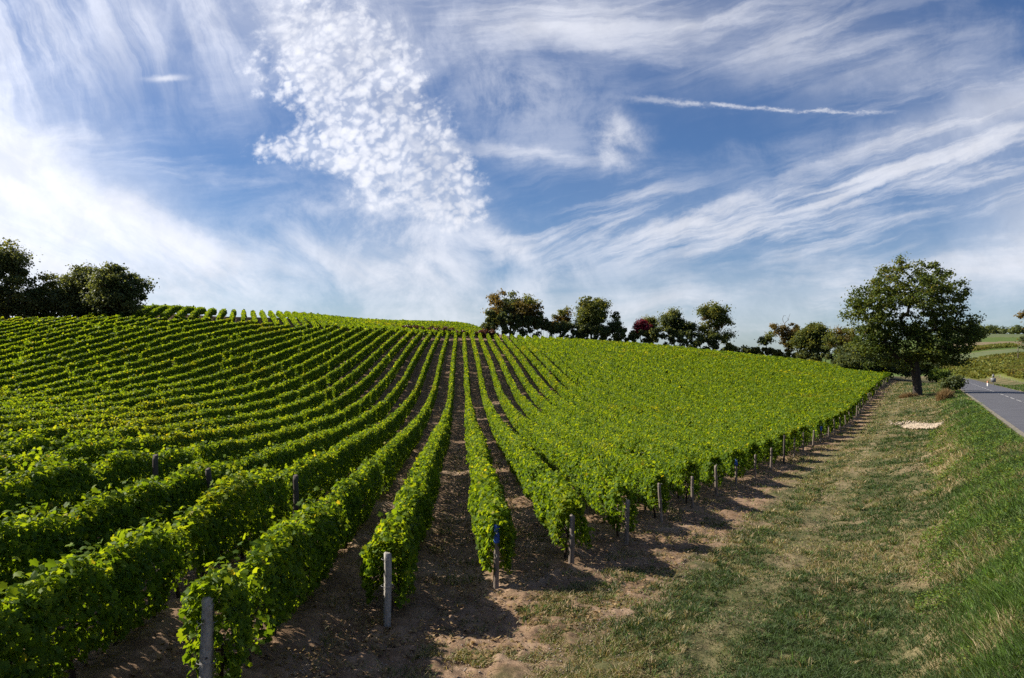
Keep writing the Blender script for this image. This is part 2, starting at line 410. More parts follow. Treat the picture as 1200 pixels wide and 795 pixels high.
M['dry'] = leaf_mat('dry_weed', [(0, (.13, .085, .035)), (1, (.36, .25, .12))], trans=0.3, trans_gain=(1.1, 1, .8), spec=.1)
M['bark'] = plain('bark', [(.3, (.022, .017, .013)), (.7, (.065, .050, .038))], 5, bump=.8, stretch=(1, 1, .25))
M['greybark'] = plain('grey_bark', [(.3, (.055, .042, .036)), (.7, (.15, .11, .09))], 5, bump=.5, stretch=(1, 1, .3))
M['vinewood'] = plain('vine_wood', [(.3, (.022, .015, .011)), (.7, (.07, .048, .034))], 25, bump=.8, stretch=(1, 1, .3))
M['post'] = plain('weathered_post', [(.28, (.075, .055, .042)), (.5, (.19, .155, .125)), (.72, (.34, .29, .24))], 14, bump=.7, stretch=(1, 1, .12))
M['concrete'] = plain('concrete_post', [(.25, (.16, .145, .125)), (.5, (.29, .27, .24)), (.75, (.40, .375, .33))], 22, bump=.8, detail=8, stretch=(1, 1, .5))
M['darkpost'] = plain('dark_post', [(.3, (.035, .028, .024)), (.7, (.11, .09, .075))], 14, bump=.7, stretch=(1, 1, .15))
M['blue'] = plain('blue_plastic', [(.3, (.014, .048, .24)), (.7, (.026, .085, .38))], 9, rough=.55, spec=.4)
M['wire'] = plain('wire', [(.3, (.12, .12, .12)), (.7, (.25, .24, .23))], 9, rough=.5)
M['stone'] = plain('chalk_stone', [(.3, (.25, .195, .135)), (.7, (.46, .38, .28))], 3, bump=.4)
M['pebble'] = plain('field_stone', [(.3, (.16, .12, .09)), (.7, (.36, .30, .24))], 2, bump=.4)
M['white'] = plain('white_paint', [(.3, (.42, .41, .38)), (.7, (.58, .57, .54))], 5, rough=.6)
M['worn'] = plain('worn_paint', [(.35, (.16, .16, .16)), (.6, (.46, .45, .43))], 3, rough=.7)
M['grey'] = plain('grey_metal', [(.3, (.11, .115, .12)), (.7, (.19, .195, .20))], 3, rough=.5)
M['redpaint'] = plain('orange_paint', [(.3, (.34, .12, .06)), (.7, (.45, .19, .10))], 5, rough=.6)

# grass blades: green to straw by the blade's own tint
M['grass'] = leaf_mat('grass_blade', [(0, (.030, .056, .018)), (.33, (.066, .105, .028)), (.52, (.105, .205, .022)), (.62, (.16, .19, .05)), (.76, (.24, .19, .09)), (1, (.40, .32, .18))],
                      trans=0.35, trans_gain=(1.2, 1.1, .6), rough=.55, spec=.2)

# the ground sheet
m, t, o = mat('ground'); M['ground'] = m
P_ = pos(t); vA = attr(t, 'vine_depth'); eA = attr(t, 'road_side'); far = attr(t, 'plot')
n1 = noise(t, P_, 0.45, 5, 0.6); n2 = noise(t, P_, 2.2, 6, 0.65); n3 = noise(t, P_, 14, 5, 0.7); n4 = noise(t, P_, 0.16, 4, 0.55)
n5 = noise(t, P_, 55, 4, 0.7)
soil = ramp(t, (n2 * 0.45 + n3 * 0.30 + n5 * 0.25), [(.32, (.060, .037, .023)), (.46, (.148, .094, .056)), (.57, (.255, .170, .106)), (.68, (.45, .33, .225))])
soil = mixcol(t, n1.step(.50, .68) * 0.8, soil, (.30, .215, .145))
turf = ramp(t, (n2 * 0.35 + n3 * 0.30 + n5 * 0.35), [(.34, (.030, .034, .014)), (.5, (.080, .080, .032)), (.66, (.20, .155, .085))])
straw = ramp(t, n3 * 0.5 + n5 * 0.5, [(.34, (.085, .062, .034)), (.5, (.18, .135, .075)), (.68, (.34, .27, .16))])
bank = eA.step(-3.2, -2.2) * eA.step(0.0, -0.4)
dry = (n1 * 0.6 + n4 * 0.4).step(.48, .63) * (1.0 - bank * 0.75)
turf = mixcol(t, bank * 0.55, turf, (.065, .085, .026))
turf = mixcol(t, dry, turf, straw)
r1, r2 = (eA + 6.2 + (n2 - .5) * .7) / .30, (eA + 8.2 + (n2 - .5) * .7) / .30
rut = ((r1 * r1 * -1.0).exp() + (r2 * r2 * -1.0).exp()) * n1.step(.36, .60) * n2.step(.34, .60)
er = eA + 2.7
ero = (er * er * -2.6).exp() * vA.step(-9.0, -12.0) * n1.step(.40, .56)
turf = mixcol(t, ero * .85, turf, (.31, .23, .13))
turf = mixcol(t, rut * .6, turf, (.27, .205, .125))
gcol = mixcol(t, (vA + (n1 - .5) * 5.0 + (n2 - .5) * 2.5).step(-4.6, -2.9), turf, soil)
# plots over the valley, one number each
pl = ramp(t, far, [(0, (.1, .1, .04)), (.2, (.085, .125, .030)), (.4, (.19, .145, .09)), (.6, (.115, .135, .065)), (.8, (.14, .15, .035)), (1, (.20, .15, .095))])
pl.k.node.color_ramp.interpolation = 'CONSTANT'
pl = mixcol(t, noise(t, P_, .25, 5, .7).step(.35, .7) * .45, pl, (.05, .07, .02))
gcol = mixcol(t, far.step(0.02, 0.05), gcol, pl)
p = t.nodes.new('ShaderNodeBsdfPrincipled'); p.inputs['Roughness'].default_value = .95; p.inputs['Specular IOR Level'].default_value = .1
t.links.new(gcol.k, p.inputs['Base Color'])
b = t.nodes.new('ShaderNodeBump'); b.inputs['Strength'].default_value = .7; b.inputs['Distance'].default_value = .06
t.links.new((n2 * 0.4 + n3 * 0.4 + n5 * 0.2).k, b.inputs['Height']); t.links.new(b.outputs[0], p.inputs['Normal'])
t.links.new(p.outputs[0], o.inputs[0])

m, t, o = mat('asphalt'); M['asphalt'] = m
P_ = pos(t)
c = ramp(t, noise(t, P_, 0.7, 4, .6) * .5 + noise(t, P_, 30, 3, .7) * .5, [(.3, (.052, .052, .060)), (.7, (.095, .093, .100))])
p = t.nodes.new('ShaderNodeBsdfPrincipled'); p.inputs['Roughness'].default_value = .75; t.links.new(c.k, p.inputs['Base Color']); t.links.new(p.outputs[0], o.inputs[0])
M['verge'] = plain('road_edge', [(.3, (.10, .09, .065)), (.7, (.24, .21, .165))], 4)

# ------------------------------------------------------------------ ground sheet
ROWSP = 1.5
def row_u(k): return 0.62 + ROWSP * k
def row_off(k, y): return ((-0.13 if k == -2 else -0.22) * np.clip((55 - np.asarray(y, float)) / 43, 0, 1.1)) if k < 0 else 0 * np.asarray(y, float)
th = np.r_[np.linspace(-math.pi, -0.80, 60, endpoint=False), np.linspace(-0.80, 0.80, 620, endpoint=False), np.linspace(0.80, math.pi, 60)]
rr = np.r_[0.3, np.geomspace(2.5, 45, 430, endpoint=False), np.geomspace(45, 3500, 330)]
TH, RR = np.meshgrid(th, rr, indexing='ij')
GX, GY = RR * np.sin(TH), RR * np.cos(TH)
GZ = ground(GX, GY)
U = GX + SL * GY; VD = np.minimum(GY - d_end(U), d_far(U) + 1.5 - GY)
VD = np.where(U > 73, np.minimum(VD, 73 - U), VD)
E = road_e(GX, GY)
upb = (GY > d_far(U) + 3.0) & (GY < d_far(U) + 45) & (GX < -1) & (GX > -75)
insoil = sst(VD, -5, -2.5); near = 1 - sst(RR, 60, 140)
offroad = 1 - sst(E, -0.9, -0.3) * (1 - sst(E, 6.0, 6.6))
ph = (U - 0.62) / ROWSP; rowc = np.cos(2 * np.pi * ph)
GZ = GZ + near * offroad * (insoil * (0.05 * rowc * sst(VD, -.5, .5) + 0.10 * (fbm(GX * 1.6, GY * 1.6, 3) - .5) + 0.15 * (fbm(GX * 6, GY * 6, 5) - .5))
                  + (1 - insoil) * (0.30 * (fbm(GX * .7, GY * .7, 8) - .5) + 0.10 * (fbm(GX * 4, GY * 4, 9) - .5)))
plot = np.zeros_like(GX)
fr = (GY > 128) & (E > 11.5 - 14 * sst(GY, 178, 230)) & (GX > 60)
hd = GY
plot[fr] = 0.9
Bz = HOR - (GZ - EYE) / np.maximum(GY, 1) * F       # not used for colour; plots follow distance below
wob = 14 * (fbm(GX * .01, GY * .01, 4) - .5)
plot = np.where(fr & (hd + wob > 225), 0.5, plot)
plot = np.where(fr & (hd + wob > 275), 0.7, plot)
plot = np.where(fr & (hd + wob > 335) & (E < 60), 0.3, plot)
plot = np.where(fr & (hd + wob > 370), 0.5, plot)
plot = np.where(fr & (hd + wob > 430), 0.3, plot)
plot = np.where(fr & (hd + wob > 500), 0.7, plot)
plot = np.where((~fr) & (RR > 250), 0.3, plot)
na, nr = TH.shape
i, j = np.meshgrid(np.arange(na - 1), np.arange(nr - 1), indexing='ij')
Fq = np.stack([i * nr + j, i * nr + j + 1, (i + 1) * nr + j + 1, (i + 1) * nr + j], -1).reshape(-1, 4)
gm = mesh('ground', np.stack([GX, GY, GZ], -1).reshape(-1, 3), Fq.ravel(), np.arange(len(Fq)) * 4, None, True,
          {'vine_depth': np.where(upb, 3.0, VD - 1.8 * sst(RR, 18, 35)).ravel(), 'road_side': E.ravel(), 'plot': plot.ravel()})
go = link('ground', gm, M['ground']); tag(go, kind='structure')

# road
ys = np.r_[np.linspace(-30, 60, 120), np.linspace(60, 235, 120)[1:]]
def ribbon(name, e0, e1, dz_, material, parent=None, y=ys, ex=3):
    es = np.linspace(e0, e1, ex)
    YY, EE = np.meshgrid(y, es, indexing='ij')
    wv = 0.06 * (fbm(YY * .9, EE * 0 + e0, 21) - .5) if ex == 2 else 0
    XX = 3.1 + .541 * YY + EE + wv
    far_ = sst(YY, 195, 235); ZZ = road_z(YY) * (1 - far_) + (ground(XX, YY) + .05) * far_ + dz_ + 0.05 * (1 - ((EE - RW / 2) / (RW / 2)) ** 2)
    a, b_ = YY.shape; i, j = np.meshgrid(np.arange(a - 1), np.arange(b_ - 1), indexing='ij')
    Fq = np.stack([i * b_ + j, i * b_ + j + 1, (i + 1) * b_ + j + 1, (i + 1) * b_ + j], -1).reshape(-1, 4)
    return link(name, mesh(name, np.stack([XX, YY, ZZ], -1).reshape(-1, 3), Fq.ravel(), np.arange(len(Fq)) * 4, None, True), material, parent)
road = tag(ribbon('road', 0, RW, 0, M['asphalt'], ex=9), kind='structure')
ribbon('road_edge', -0.20, 0.02, 0.02, M['verge'], road, ex=2); ribbon('road_edge', RW - .02, RW + .20, 0.02, M['verge'], road, ex=2)
y0 = 12.0
while y0 < 200:
    ribbon('lane_dash', RW / 2 - .055, RW / 2 + .055, 0.006, M['worn'], road, y=np.linspace(y0, y0 + 3.0, 4), ex=2); y0 += 4.6

exec_rows = True
# ------------------------------------------------------------------ vines
def grow(bag, u, d0, d1, seed, lo=0.27, hi=1.36, wid=0.60, slope=SL, cover=1.65, near_hi=19.0, lod=0.0025, smin=0.082, gap=0.03, dull=0.0, kk=0):
    """leaves of one hedge-trained row between the depths d0 and d1"""
    if d1 - d0 < 1: return
    tt = np.linspace(d0, d1, max(8, int((d1 - d0) * 2)))
    xm = u - slope * tt; dist = np.hypot(xm, tt)
    sz = np.clip(lod * dist, smin, .48)
    per = 3.3 * cover / (0.55 * sz ** 2)
    cdf = np.r_[0, np.cumsum((per[1:] + per[:-1]) / 2 * np.diff(tt))]
    N = int(cdf[-1]); q = np.sort(rng.uniform(0, cdf[-1], N)); y = np.interp(q, cdf, tt)
    s = np.interp(y, tt, sz) * rng.uniform(.65, 1.25, N)
    z0 = np.zeros_like(y) + seed * 7.7
    vig = vnoise(y * 0.95, z0, 31) * .6 + fbm(y * .35, z0, 32, 2) * .4        # vigour of each vine
    dead = (hash2(np.floor(y / 1.05), z0, 40) < gap)
    far_ = sst(y, 28, 70); trim = sst(y, 13, 26); H = hi * (0.72 + .20 * trim + (0.40 - .30 * trim) * vig) - .08 * far_ + (.24 - .16 * trim) * (hash2(np.floor(y / 1.05), z0, 41) - .5); Wd = wid * (0.55 + 0.62 * vig + .25 * (hash2(np.floor(y / 1.05), z0, 42) - .5)) * (1 - .42 * far_)
    keep = ~(dead & (rng.uniform(size=N) < .85))
    # position round the section: mostly sides and top
    h = rng.uniform(0, 1, N) ** 0.85; side = np.where(rng.uniform(size=N) < .5, -1., 1.)
    top = rng.uniform(size=N) < .28
    lump = fbm(y * 2.4, h * 3 + side * 11 + z0, 33, 2) - .5
    rad = np.where(rng.uniform(size=N) < .75, rng.uniform(.82, 1.12, N), rng.uniform(.2, .9, N)) + lump * 1.0
    prof = (0.70 + 0.42 * np.sin(np.pi * np.clip(h * 1.02 + .03, 0, 1)) ** .8)
    prof = np.where(h > .85, prof * (1 - 1.2 * (h - .85)), prof)
    cxo = side * .5 * Wd * prof * rad
    zz = lo + (H - lo) * h
    ft = rng.uniform(-1, 1, N)
    cxo = np.where(top, ft * .42 * Wd, cxo)
    zz = np.where(top, H * (0.95 + lump * (.36 - .22 * trim) - .14 * ft ** 2) + rng.exponential(.05, N) * (1 - .6 * trim), zz)
    low = lo + .28 * fbm(y * 1.7, z0, 36, 2); keep &= zz > low - .12
    shoot = rng.uniform(size=N) < .08
    zz = zz + np.where(shoot & top, rng.uniform(.03, .34, N) * vnoise(y * 3.1, z0, 44), 0)
    yj = y + rng.normal(0, .04, N)
    x = u - slope * yj + row_off(kk, yj) + cxo + .10 * (fbm(yj * .25, z0, 38, 2) - .5)
    P = np.stack([x, yj, zz], -1)[keep]
    P[:, 2] += ground(P[:, 0], P[:, 1])
    nr_ = np.stack([np.where(top, ft * .5, side), np.zeros(N), np.where(top, 1.3, .45)], -1)[keep] + rng.normal(0, .70, (keep.sum(), 3))
    ti = np.clip(rng.beta(2.2, 3.4, N) * .85 + .30 * (top | (h > .85)) * rng.uniform(0, 1, N) + .20 * (vig - .5) + (rng.uniform(size=N) < .010) * .5 * (1 - .7 * sst(y, 25, 60)) - dull, 0, 1)[keep]  # paler row tops: young leaves, plus sunlit brightness put into the tint
    s, dist_ = s[keep], np.hypot(P[:, 0], P[:, 1])
    nearm = dist_ < near_hi
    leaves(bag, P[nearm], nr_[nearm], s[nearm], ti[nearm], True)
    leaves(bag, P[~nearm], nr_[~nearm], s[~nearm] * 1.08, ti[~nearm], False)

ORD = ['', 'first', 'second', 'third', 'fourth', 'fifth', 'sixth', 'seventh', 'eighth', 'ninth', 'tenth', 'eleventh', 'twelfth', 'thirteenth', 'fourteenth']
TR = []
for s_ in range(5):                               # a few crooked vine trunks to share
    b = Bag(); r_ = random.Random(s_)
    pts = [(0, 0, -.12)]; x_ = y_ = 0
    for q in range(5):
        x_ += r_.uniform(-.05, .05); y_ += r_.uniform(-.06, .06); pts.append((x_, y_, .10 + .14 * q))
    tube(b, pts, [.034, .03, .026, .026, .028, .018], 7)
    for sg in (-1, 1): tube(b, [(x_, y_, .60), (x_, y_ + sg * .2, .68), (x_ + r_.uniform(-.03, .03), y_ + sg * .5, .70)], [.016, .012, .008], 5)
    me = b.build('vine_trunk', True); me.materials.append(M['vinewood']); TR.append(me)

K0, K1 = -37, 46
for k in range(K0, K1 + 1):
    u = row_u(k); de, df = float(d_end(u)), float(d_far(u))
    d0 = de + .02
    if u < 0: d0 = max(d0, -u / (0.72 + SL) , 4.2)
    if df - d0 < 2: continue
    x0 = u - SL * d0
    if k == 0: lb = 'trimmed vine row starting behind the end post with the bright blue sleeve'
    elif 0 < k <= 8: lb = f'green vine row, {ORD[k]} to the right of the row behind the blue-sleeved post'
    elif -12 <= k < 0: lb = f'leafy vine row, {ORD[-k]} to the left of the row behind the blue-sleeved post'
    elif k > 8: lb = 'vine row lost in the unbroken bright green canopy on the right of the field'
    else: lb = 'thin vine row running nearly level across the far left slope'
    row = empty('vine_row', (x0, d0, gz(x0, d0)), lb, 'vine row', 'vine rows of the main field')
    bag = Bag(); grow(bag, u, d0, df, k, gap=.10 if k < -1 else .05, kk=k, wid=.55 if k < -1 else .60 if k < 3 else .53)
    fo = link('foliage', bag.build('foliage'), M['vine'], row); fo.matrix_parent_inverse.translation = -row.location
    if -9 <= k <= 7:                               # trunks that can be seen under the leaves
        yv = d0 + .45
        while yv < min(24, d0 + 13):
            xv = u - SL * yv + float(row_off(k, yv)) + random.uniform(-.04, .04)
            if abs(xv) < .74 * yv:
                link('vine_trunk', random.choice(TR), None, row, Vector((xv, yv, gz(xv, yv))) - row.location).rotation_euler.z = random.uniform(-.5, .5)
            yv += random.uniform(.95, 1.15)
        if k <= 5:
            for hz in (.62, 1.02):
                b = Bag(); yy = np.linspace(d0 - .2, min(d0 + 22, df), 24); xx = u - SL * yy + row_off(k, yy)
                tube(b, np.stack([xx, yy, ground(xx, yy) + hz], -1), .0035, 4)
                wo_ = link('trellis_wire', b.build('trellis_wire'), M['wire'], row); wo_.matrix_parent_inverse.translation = -row.location

# upper block beyond the grass track, its rows turned towards the left
SL2 = 0.344
for q in range(44):
    u2 = -17 + 1.55 * q
    # front: just beyond the main field's upper edge
    yy = np.linspace(70, 200, 600); xx = u2 - SL2 * yy
    f = yy - (d_far(xx + SL * yy) + 3.4)
    ok = np.where(f > 0)[0]
    if len(ok) == 0: continue
    d0 = float(yy[ok[0]]); d1 = d0 + 34
    x0 = u2 - SL2 * d0
    if x0 > -2.5 or x0 < -62: continue
    row = empty('vine_row', (x0, d0, gz(x0, d0)), 'short vine row of the upper block against the sky, above the main field', 'vine row', 'vine rows of the upper block')
    bag = Bag(); grow(bag, u2, d0, d1, 200 + q, slope=SL2, hi=1.22, wid=.75, dull=.04)
    fo = link('foliage', bag.build('foliage'), M['vine'], row); fo.matrix_parent_inverse.translation = -row.location

# ------------------------------------------------------------------ posts
def post_mesh(kind, r, h, seed):
    rr_ = random.Random(seed); b = Bag(); ns = 4 if kind == 'square' else 9
    lv = [-.35, 0, .2 * h, .45 * h, .7 * h, .93 * h, h]
    pts, rad = [], []
    for q, z in enumerate(lv):
        pts.append((rr_.uniform(-.006, .006), rr_.uniform(-.006, .006), z)); rad.append(r * rr_.uniform(.93, 1.06) * (1.05 - .10 * max(z, 0) / h))
    pts.append((0, 0, h + .012)); rad.append(r * .72)
    tube(b, pts, rad, ns)
    return b.build('shaft', kind != 'square')
PMESH = {}
def post(k, kind, r, h, lean, label, group, blue=0, dcol='post', loc=None, cat='post', name='end_post'):
    if loc is None:
        u = row_u(k); dd = float(d_end(u)) + random.uniform(-.12, .12); x = u - SL * dd + float(row_off(k, dd))
    else: x, dd = loc
    e = empty(name, (x, dd, gz(x, dd) ), label, cat, group)
    e.rotation_euler = (R(lean[0]), R(lean[1]), random.uniform(0, 1.5))
    s = link('shaft', post_mesh(kind, r, h, k + 100), M[dcol], e)
    if blue:
        b = Bag(); tube(b, [(0, 0, h - blue), (0, 0, h - blue * .5), (0, 0, h + .016), (0, 0, h + .018)], [r * 1.13, r * 1.12, r * 1.10, r * .5], 12)
        link('blue_sleeve', b.build('blue_sleeve', True), M['blue'], e)
    if k <= 5 and loc is None:
        for z in (.62, 1.02):
            b = Bag(); an = np.linspace(0, 2 * np.pi, 13); rr_ = r * (1.45 if kind == 'square' else 1.06)
            tube(b, np.stack([rr_ * np.cos(an), rr_ * np.sin(an), np.full(13, min(z, h - .08))], -1), .004, 4, cap=False)
            link('wire_loop', b.build('wire_loop'), M['wire'], e)
    return e
G_ = 'end posts along the vineyard headland'
post(-2, 'square', .066, 1.24, (1, 1), 'pale square concrete post at the bottom edge, cut off by the frame', G_, dcol='concrete')
post(-1, 'square', .066, 1.10, (0, 1), 'grey square concrete post before the row left of the blue-sleeved post', G_, dcol='concrete')
post(0, 'round', .048, 1.12, (0, .5), 'round end post with a bright blue sleeve over its top', G_, blue=.30)
post(1, 'round', .055, .98, (1, 1), 'thick brown round post, first to the right of the blue-sleeved one', G_)
post(2, 'round', .052, .98, (0, 7), 'weathered post leaning right, second to the right of the blue-sleeved one', G_)
post(3, 'round', .043, 1.02, (0, -3), 'pale slim post leaning left, third to the right of the blue-sleeved one', G_)
post(4, 'round', .044, .92, (0, 1), 'brown upright post, fourth to the right of the nearest blue-sleeved one', G_)
post(5, 'round', .045, .98, (0, -4), 'pale brown post leaning left, next to the smaller blue-topped post', G_)
post(6, 'round', .044, .92, (0, 2), 'small blue-topped post in the middle of the headland line', G_, blue=.20)
post(7, 'round', .044, .88, (0, 2), 'short brown post just right of the smaller blue-topped post', G_)
for k in range(8, K1 + 1):
    bl = .22 if k == 13 else 0
    h_ = random.choice((.80, .86, .92, .92, 1.0)) * (1.35 if k == 9 else 1)
    if bl: lb = 'far small post with a dull blue top, farther up the headland line'
    elif k == 9: lb = 'tall dark post standing above its neighbours on the headland line'
    else: lb = 'small weathered end post in the receding line along the headland'
    post(k, 'round', random.uniform(.036, .050), h_, (random.uniform(-3, 3), random.uniform(-6, 6)), lb, G_, blue=bl, dcol='darkpost' if k == 9 else 'post')
# a few posts that show inside the rows on the left
for (X, dd, lb, ln) in ((332, 15.2, 'dark upright post showing in the gap of a row at left', 0), (240, 17.5, 'dark leaning post half hidden in leaves at left', -8),
                        (166, 15.6, 'dark post stub buried among the leaves on the far left', 3)):
    x = (X - 600) / F * dd; u = x + SL * dd; k = round((u - .62) / ROWSP); x = row_u(k) - SL * dd
    dd = row_u(k) / ((X - 600) / F + SL); x = (X - 600) / F * dd
    post(50, 'round', .060, 1.42, (0, ln), lb, 'posts inside the rows', loc=(x + .30, dd - .1), dcol='darkpost', name='row_post')

# ------------------------------------------------------------------ trees
def make_tree(name, X, dd, ells, mats, label, cat='tree', group=None, nclump=60, per=120, leaf=.30, clump=.7, trunk=.18, fork=.25, seed=1, mind=.75, tint_up=.25,
              lean=0, bark='bark', bare=0, flat=.65, thick=1.0, hollow=2.4, Xb=None):
    """ells: (X, Y, half width, half height) in photograph pixels at the tree's own distance"""
    r_ = np.random.default_rng(seed)
    k = dd / F
    bx, by = ((Xb if Xb else X) - 600) * k, dd
    bz = gz(bx, by)
    base = np.array([bx, by, bz])
    Es = [np.array([(ex - 600) * k - bx, r_.uniform(-.25, .25) * rx * k, EYE - (ey - HOR) * k - bz, rx * k, rx * k * .95 * thick, ry * k]) for ex, ey, rx, ry in ells]
    vol = np.array([(e[3] * e[4] * e[5]) ** .8 for e in Es]); vol /= vol.sum()
    C = []; tries = 0
    while len(C) < nclump and tries < nclump * 60:
        tries += 1
        e = Es[r_.choice(len(Es), p=vol)]
        v = r_.normal(size=3); v /= np.linalg.norm(v)
        p = e[:3] + v * r_.uniform() ** (1 / hollow) * e[3:]
        if p[2] < .25: continue
        if C and np.min(np.linalg.norm(np.array(C) - p, axis=1)) < mind * clump: continue
        C.append(p)
    C = np.array(C)
    top = max(e[2] + e[5] for e in Es)
    # skeleton
    nodes = [np.zeros(3) - (0, 0, .3)]; par = [-1]
    fh = fork * top
    for q in range(1, 5):
        f = q / 4; nodes.append(np.array([lean * fh * f ** 1.6 + r_.normal(0, .03 * fh / 3), r_.normal(0, .03 * fh / 3), fh * f])); par.append(len(nodes) - 2)
    order = np.argsort(np.linalg.norm(C - nodes[-1], axis=1))
    tips = []
    for c in order:
        p = C[c]; A_ = np.array(nodes[2:])
        cost = np.linalg.norm(A_ - p, axis=1) + .35 * np.maximum(A_[:, 2] - p[2], 0)
        a = int(np.argmin(cost)) + 2; s0 = nodes[a]; L = np.linalg.norm(p - s0)
        m_ = max(1, int(L / (.55 * max(clump, .5))))
        last = a
        for q in range(1, m_ + 1):
            f = q / m_
            pt = s0 + (p - s0) * f + np.array([0, 0, .14 * L * math.sin(math.pi * f) * (1 if p[2] > s0[2] else .4)]) + (r_.normal(0, .06 * L / m_, 3) if q < m_ else 0)
            nodes.append(pt); par.append(last); last = len(nodes) - 1
        tips.append(last)
    cnt = np.zeros(len(nodes))
    for tnode in tips:
        a = tnode
        while a >= 0: cnt[a] += 1; a = par[a]
    rt = trunk / max(cnt[1], 1) ** .5
    rad = np.maximum(rt * np.maximum(cnt, .4) ** .5, .006 * dd / 40)
    rad[0] = trunk * 1.5; rad[1] = trunk * 1.05
    b = Bag()
    for a in range(1, len(nodes)):
        q = par[a]; tube(b, [nodes[q], (nodes[q] + nodes[a]) / 2, nodes[a]], [max(rad[a], min(rad[q], rad[a] * 1.25)), rad[a] * 1.05, rad[a]], 7 if rad[a] > .06 else 5, cap=False)
    root = empty(name, base, label, cat, group)
    link('trunk', b.build('trunk', True), M[bark], root)
    # leaves
    mats = mats if isinstance(mats, list) else [mats]
    bags = [Bag() for _ in mats]
    zmin, zmax = C[:, 2].min(), C[:, 2].max()
    for ci, c in enumerate(C):
        if bare and c[2] > bare * top: continue
        m_ = int(per * r_.uniform(.5, 1.4)); cr = clump * r_.uniform(.55, 1.5)
        v = r_.normal(size=(m_, 3)); v = v * .52
        Pp = c + v * cr * np.array([1, 1, flat])
        nn = v * .6 + np.array([0, 0, .55]) + r_.normal(0, .6, (m_, 3))
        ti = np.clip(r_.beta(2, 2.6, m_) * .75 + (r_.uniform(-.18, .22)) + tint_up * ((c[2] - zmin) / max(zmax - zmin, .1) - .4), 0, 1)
        mi = 0
        if len(mats) > 1: mi = int(vnoise(np.array([c[0] * .45 / clump + seed * 3.1]), np.array([c[2] * .45 / clump]), seed)[0] * .999 * len(mats))
        leaves(bags[mi], Pp, nn, leaf * r_.uniform(.6, 1.3, m_), ti, False, .3)
    for bb, mm in zip(bags, mats):
        if bb.n: link('crown', bb.build('crown'), M[mm], root)
    return root

# the big roadside tree
make_tree('walnut_tree', 1075, 78, [(1066, 340, 48, 36), (1018, 362, 30, 28), (1040, 392, 34, 26), (1105, 352, 28, 26), (1100, 390, 42, 26), (1136, 390, 25, 17), (1075, 405, 40, 22),
                                    (1020, 405, 22, 26), (1098, 418, 30, 16), (1112, 424, 20, 9), (1055, 424, 24, 10), (1030, 340, 16, 14), (1110, 330, 14, 14), (1142, 372, 12, 8)],
          'oak', 'large spreading broadleaf tree beside the road with dark trunk and open crown', nclump=480, per=76, leaf=.205, clump=.58, trunk=.42, fork=.27, seed=11, mind=.95, lean=-.10, hollow=2.6)
GT = 'trees at the top of the field, left corner'
make_tree('tall_tree', 8, 90, [(-8, 318, 34, 34), (24, 345, 24, 24), (8, 305, 22, 20), (-15, 355, 40, 18)], 'dark', 'tallest dark tree at the left edge of the picture', group=GT, nclump=130, per=187, leaf=0.23, clump=.85, trunk=.25, seed=21)
make_tree('slim_tree', 62, 92, [(60, 338, 16, 22), (58, 352, 20, 18), (66, 326, 9, 10)], 'green', 'thin pale-topped tree in the dip between the taller left trees', group=GT, nclump=50, per=127, leaf=0.21, clump=.7, trunk=.13, seed=22)
make_tree('bushy_tree', 97, 91, [(98, 335, 22, 22), (92, 352, 26, 18), (106, 325, 14, 14)], 'dark', 'dark bushy tree in the middle of the left clump', group=GT, nclump=90, per=187, leaf=0.23, clump=.8, trunk=.2, seed=23)
make_tree('round_tree', 138, 89, [(136, 330, 22, 18), (142, 350, 26, 18), (158, 335, 15, 11), (130, 355, 24, 14)], 'dark', 'dark tree with a branch reaching right, last of the left clump', group=GT, nclump=100, per=187, leaf=0.23, clump=.8, trunk=.2, seed=24)
make_tree('scrub', 30, 93, [(0, 362, 40, 12), (50, 360, 36, 14), (104, 362, 36, 11), (148, 363, 18, 9)], 'dark', 'dark scrub filling the foot of the trees on the left', 'scrub', nclump=150, per=136, leaf=0.23, clump=.75, trunk=.1, fork=.2, seed=25)

GC = 'trees behind the crest of the field'
make_tree('broad_tree', 598, 158, [(592, 362, 22, 20), (615, 366, 18, 18), (628, 376, 14, 12), (580, 372, 12, 14)], ['rust', 'dark', 'rust', 'green'], 'broad rusty brown tree, first and widest behind the crest', group=GC, nclump=120, per=153, leaf=0.32, clump=.95, trunk=.22, seed=31, fork=.18)
make_tree('slim_tree', 657, 160, [(658, 372, 9, 12), (656, 382, 15, 8), (664, 366, 4, 7)], ['green', 'rust'], 'small ragged tree with pointed tips between the broad and the round tree', group=GC, nclump=45, per=102, leaf=0.29, clump=.75, trunk=.12, seed=32)
make_tree('round_tree', 693, 158, [(694, 366, 19, 18), (690, 378, 18, 12), (696, 355, 10, 8)], ['green', 'green', 'dark'], 'neat round-crowned green tree behind the crest', group=GC, nclump=90, per=161, leaf=0.30, clump=.9, trunk=.2, seed=33, fork=.2)
make_tree('pointed_tree', 721, 157, [(722, 382, 9, 8), (722, 373, 4, 7), (712, 386, 10, 6)], 'dark', 'small pointed dark tree right of the round-crowned tree', group=GC, nclump=36, per=102, leaf=0.27, clump=.6, trunk=.1, seed=34)
make_tree('red_bush', 751, 156, [(751, 383, 9, 8)], 'red', 'crimson red bush among the green trees on the crest', 'bush', nclump=30, per=153, leaf=0.26, clump=.65, trunk=.08, seed=35)
make_tree('tan_bush', 762, 159, [(761, 382, 10, 11)], ['tan', 'green'], 'brownish bush just right of the crimson bush', 'bush', nclump=36, per=119, leaf=0.27, clump=.7, trunk=.1, seed=36)
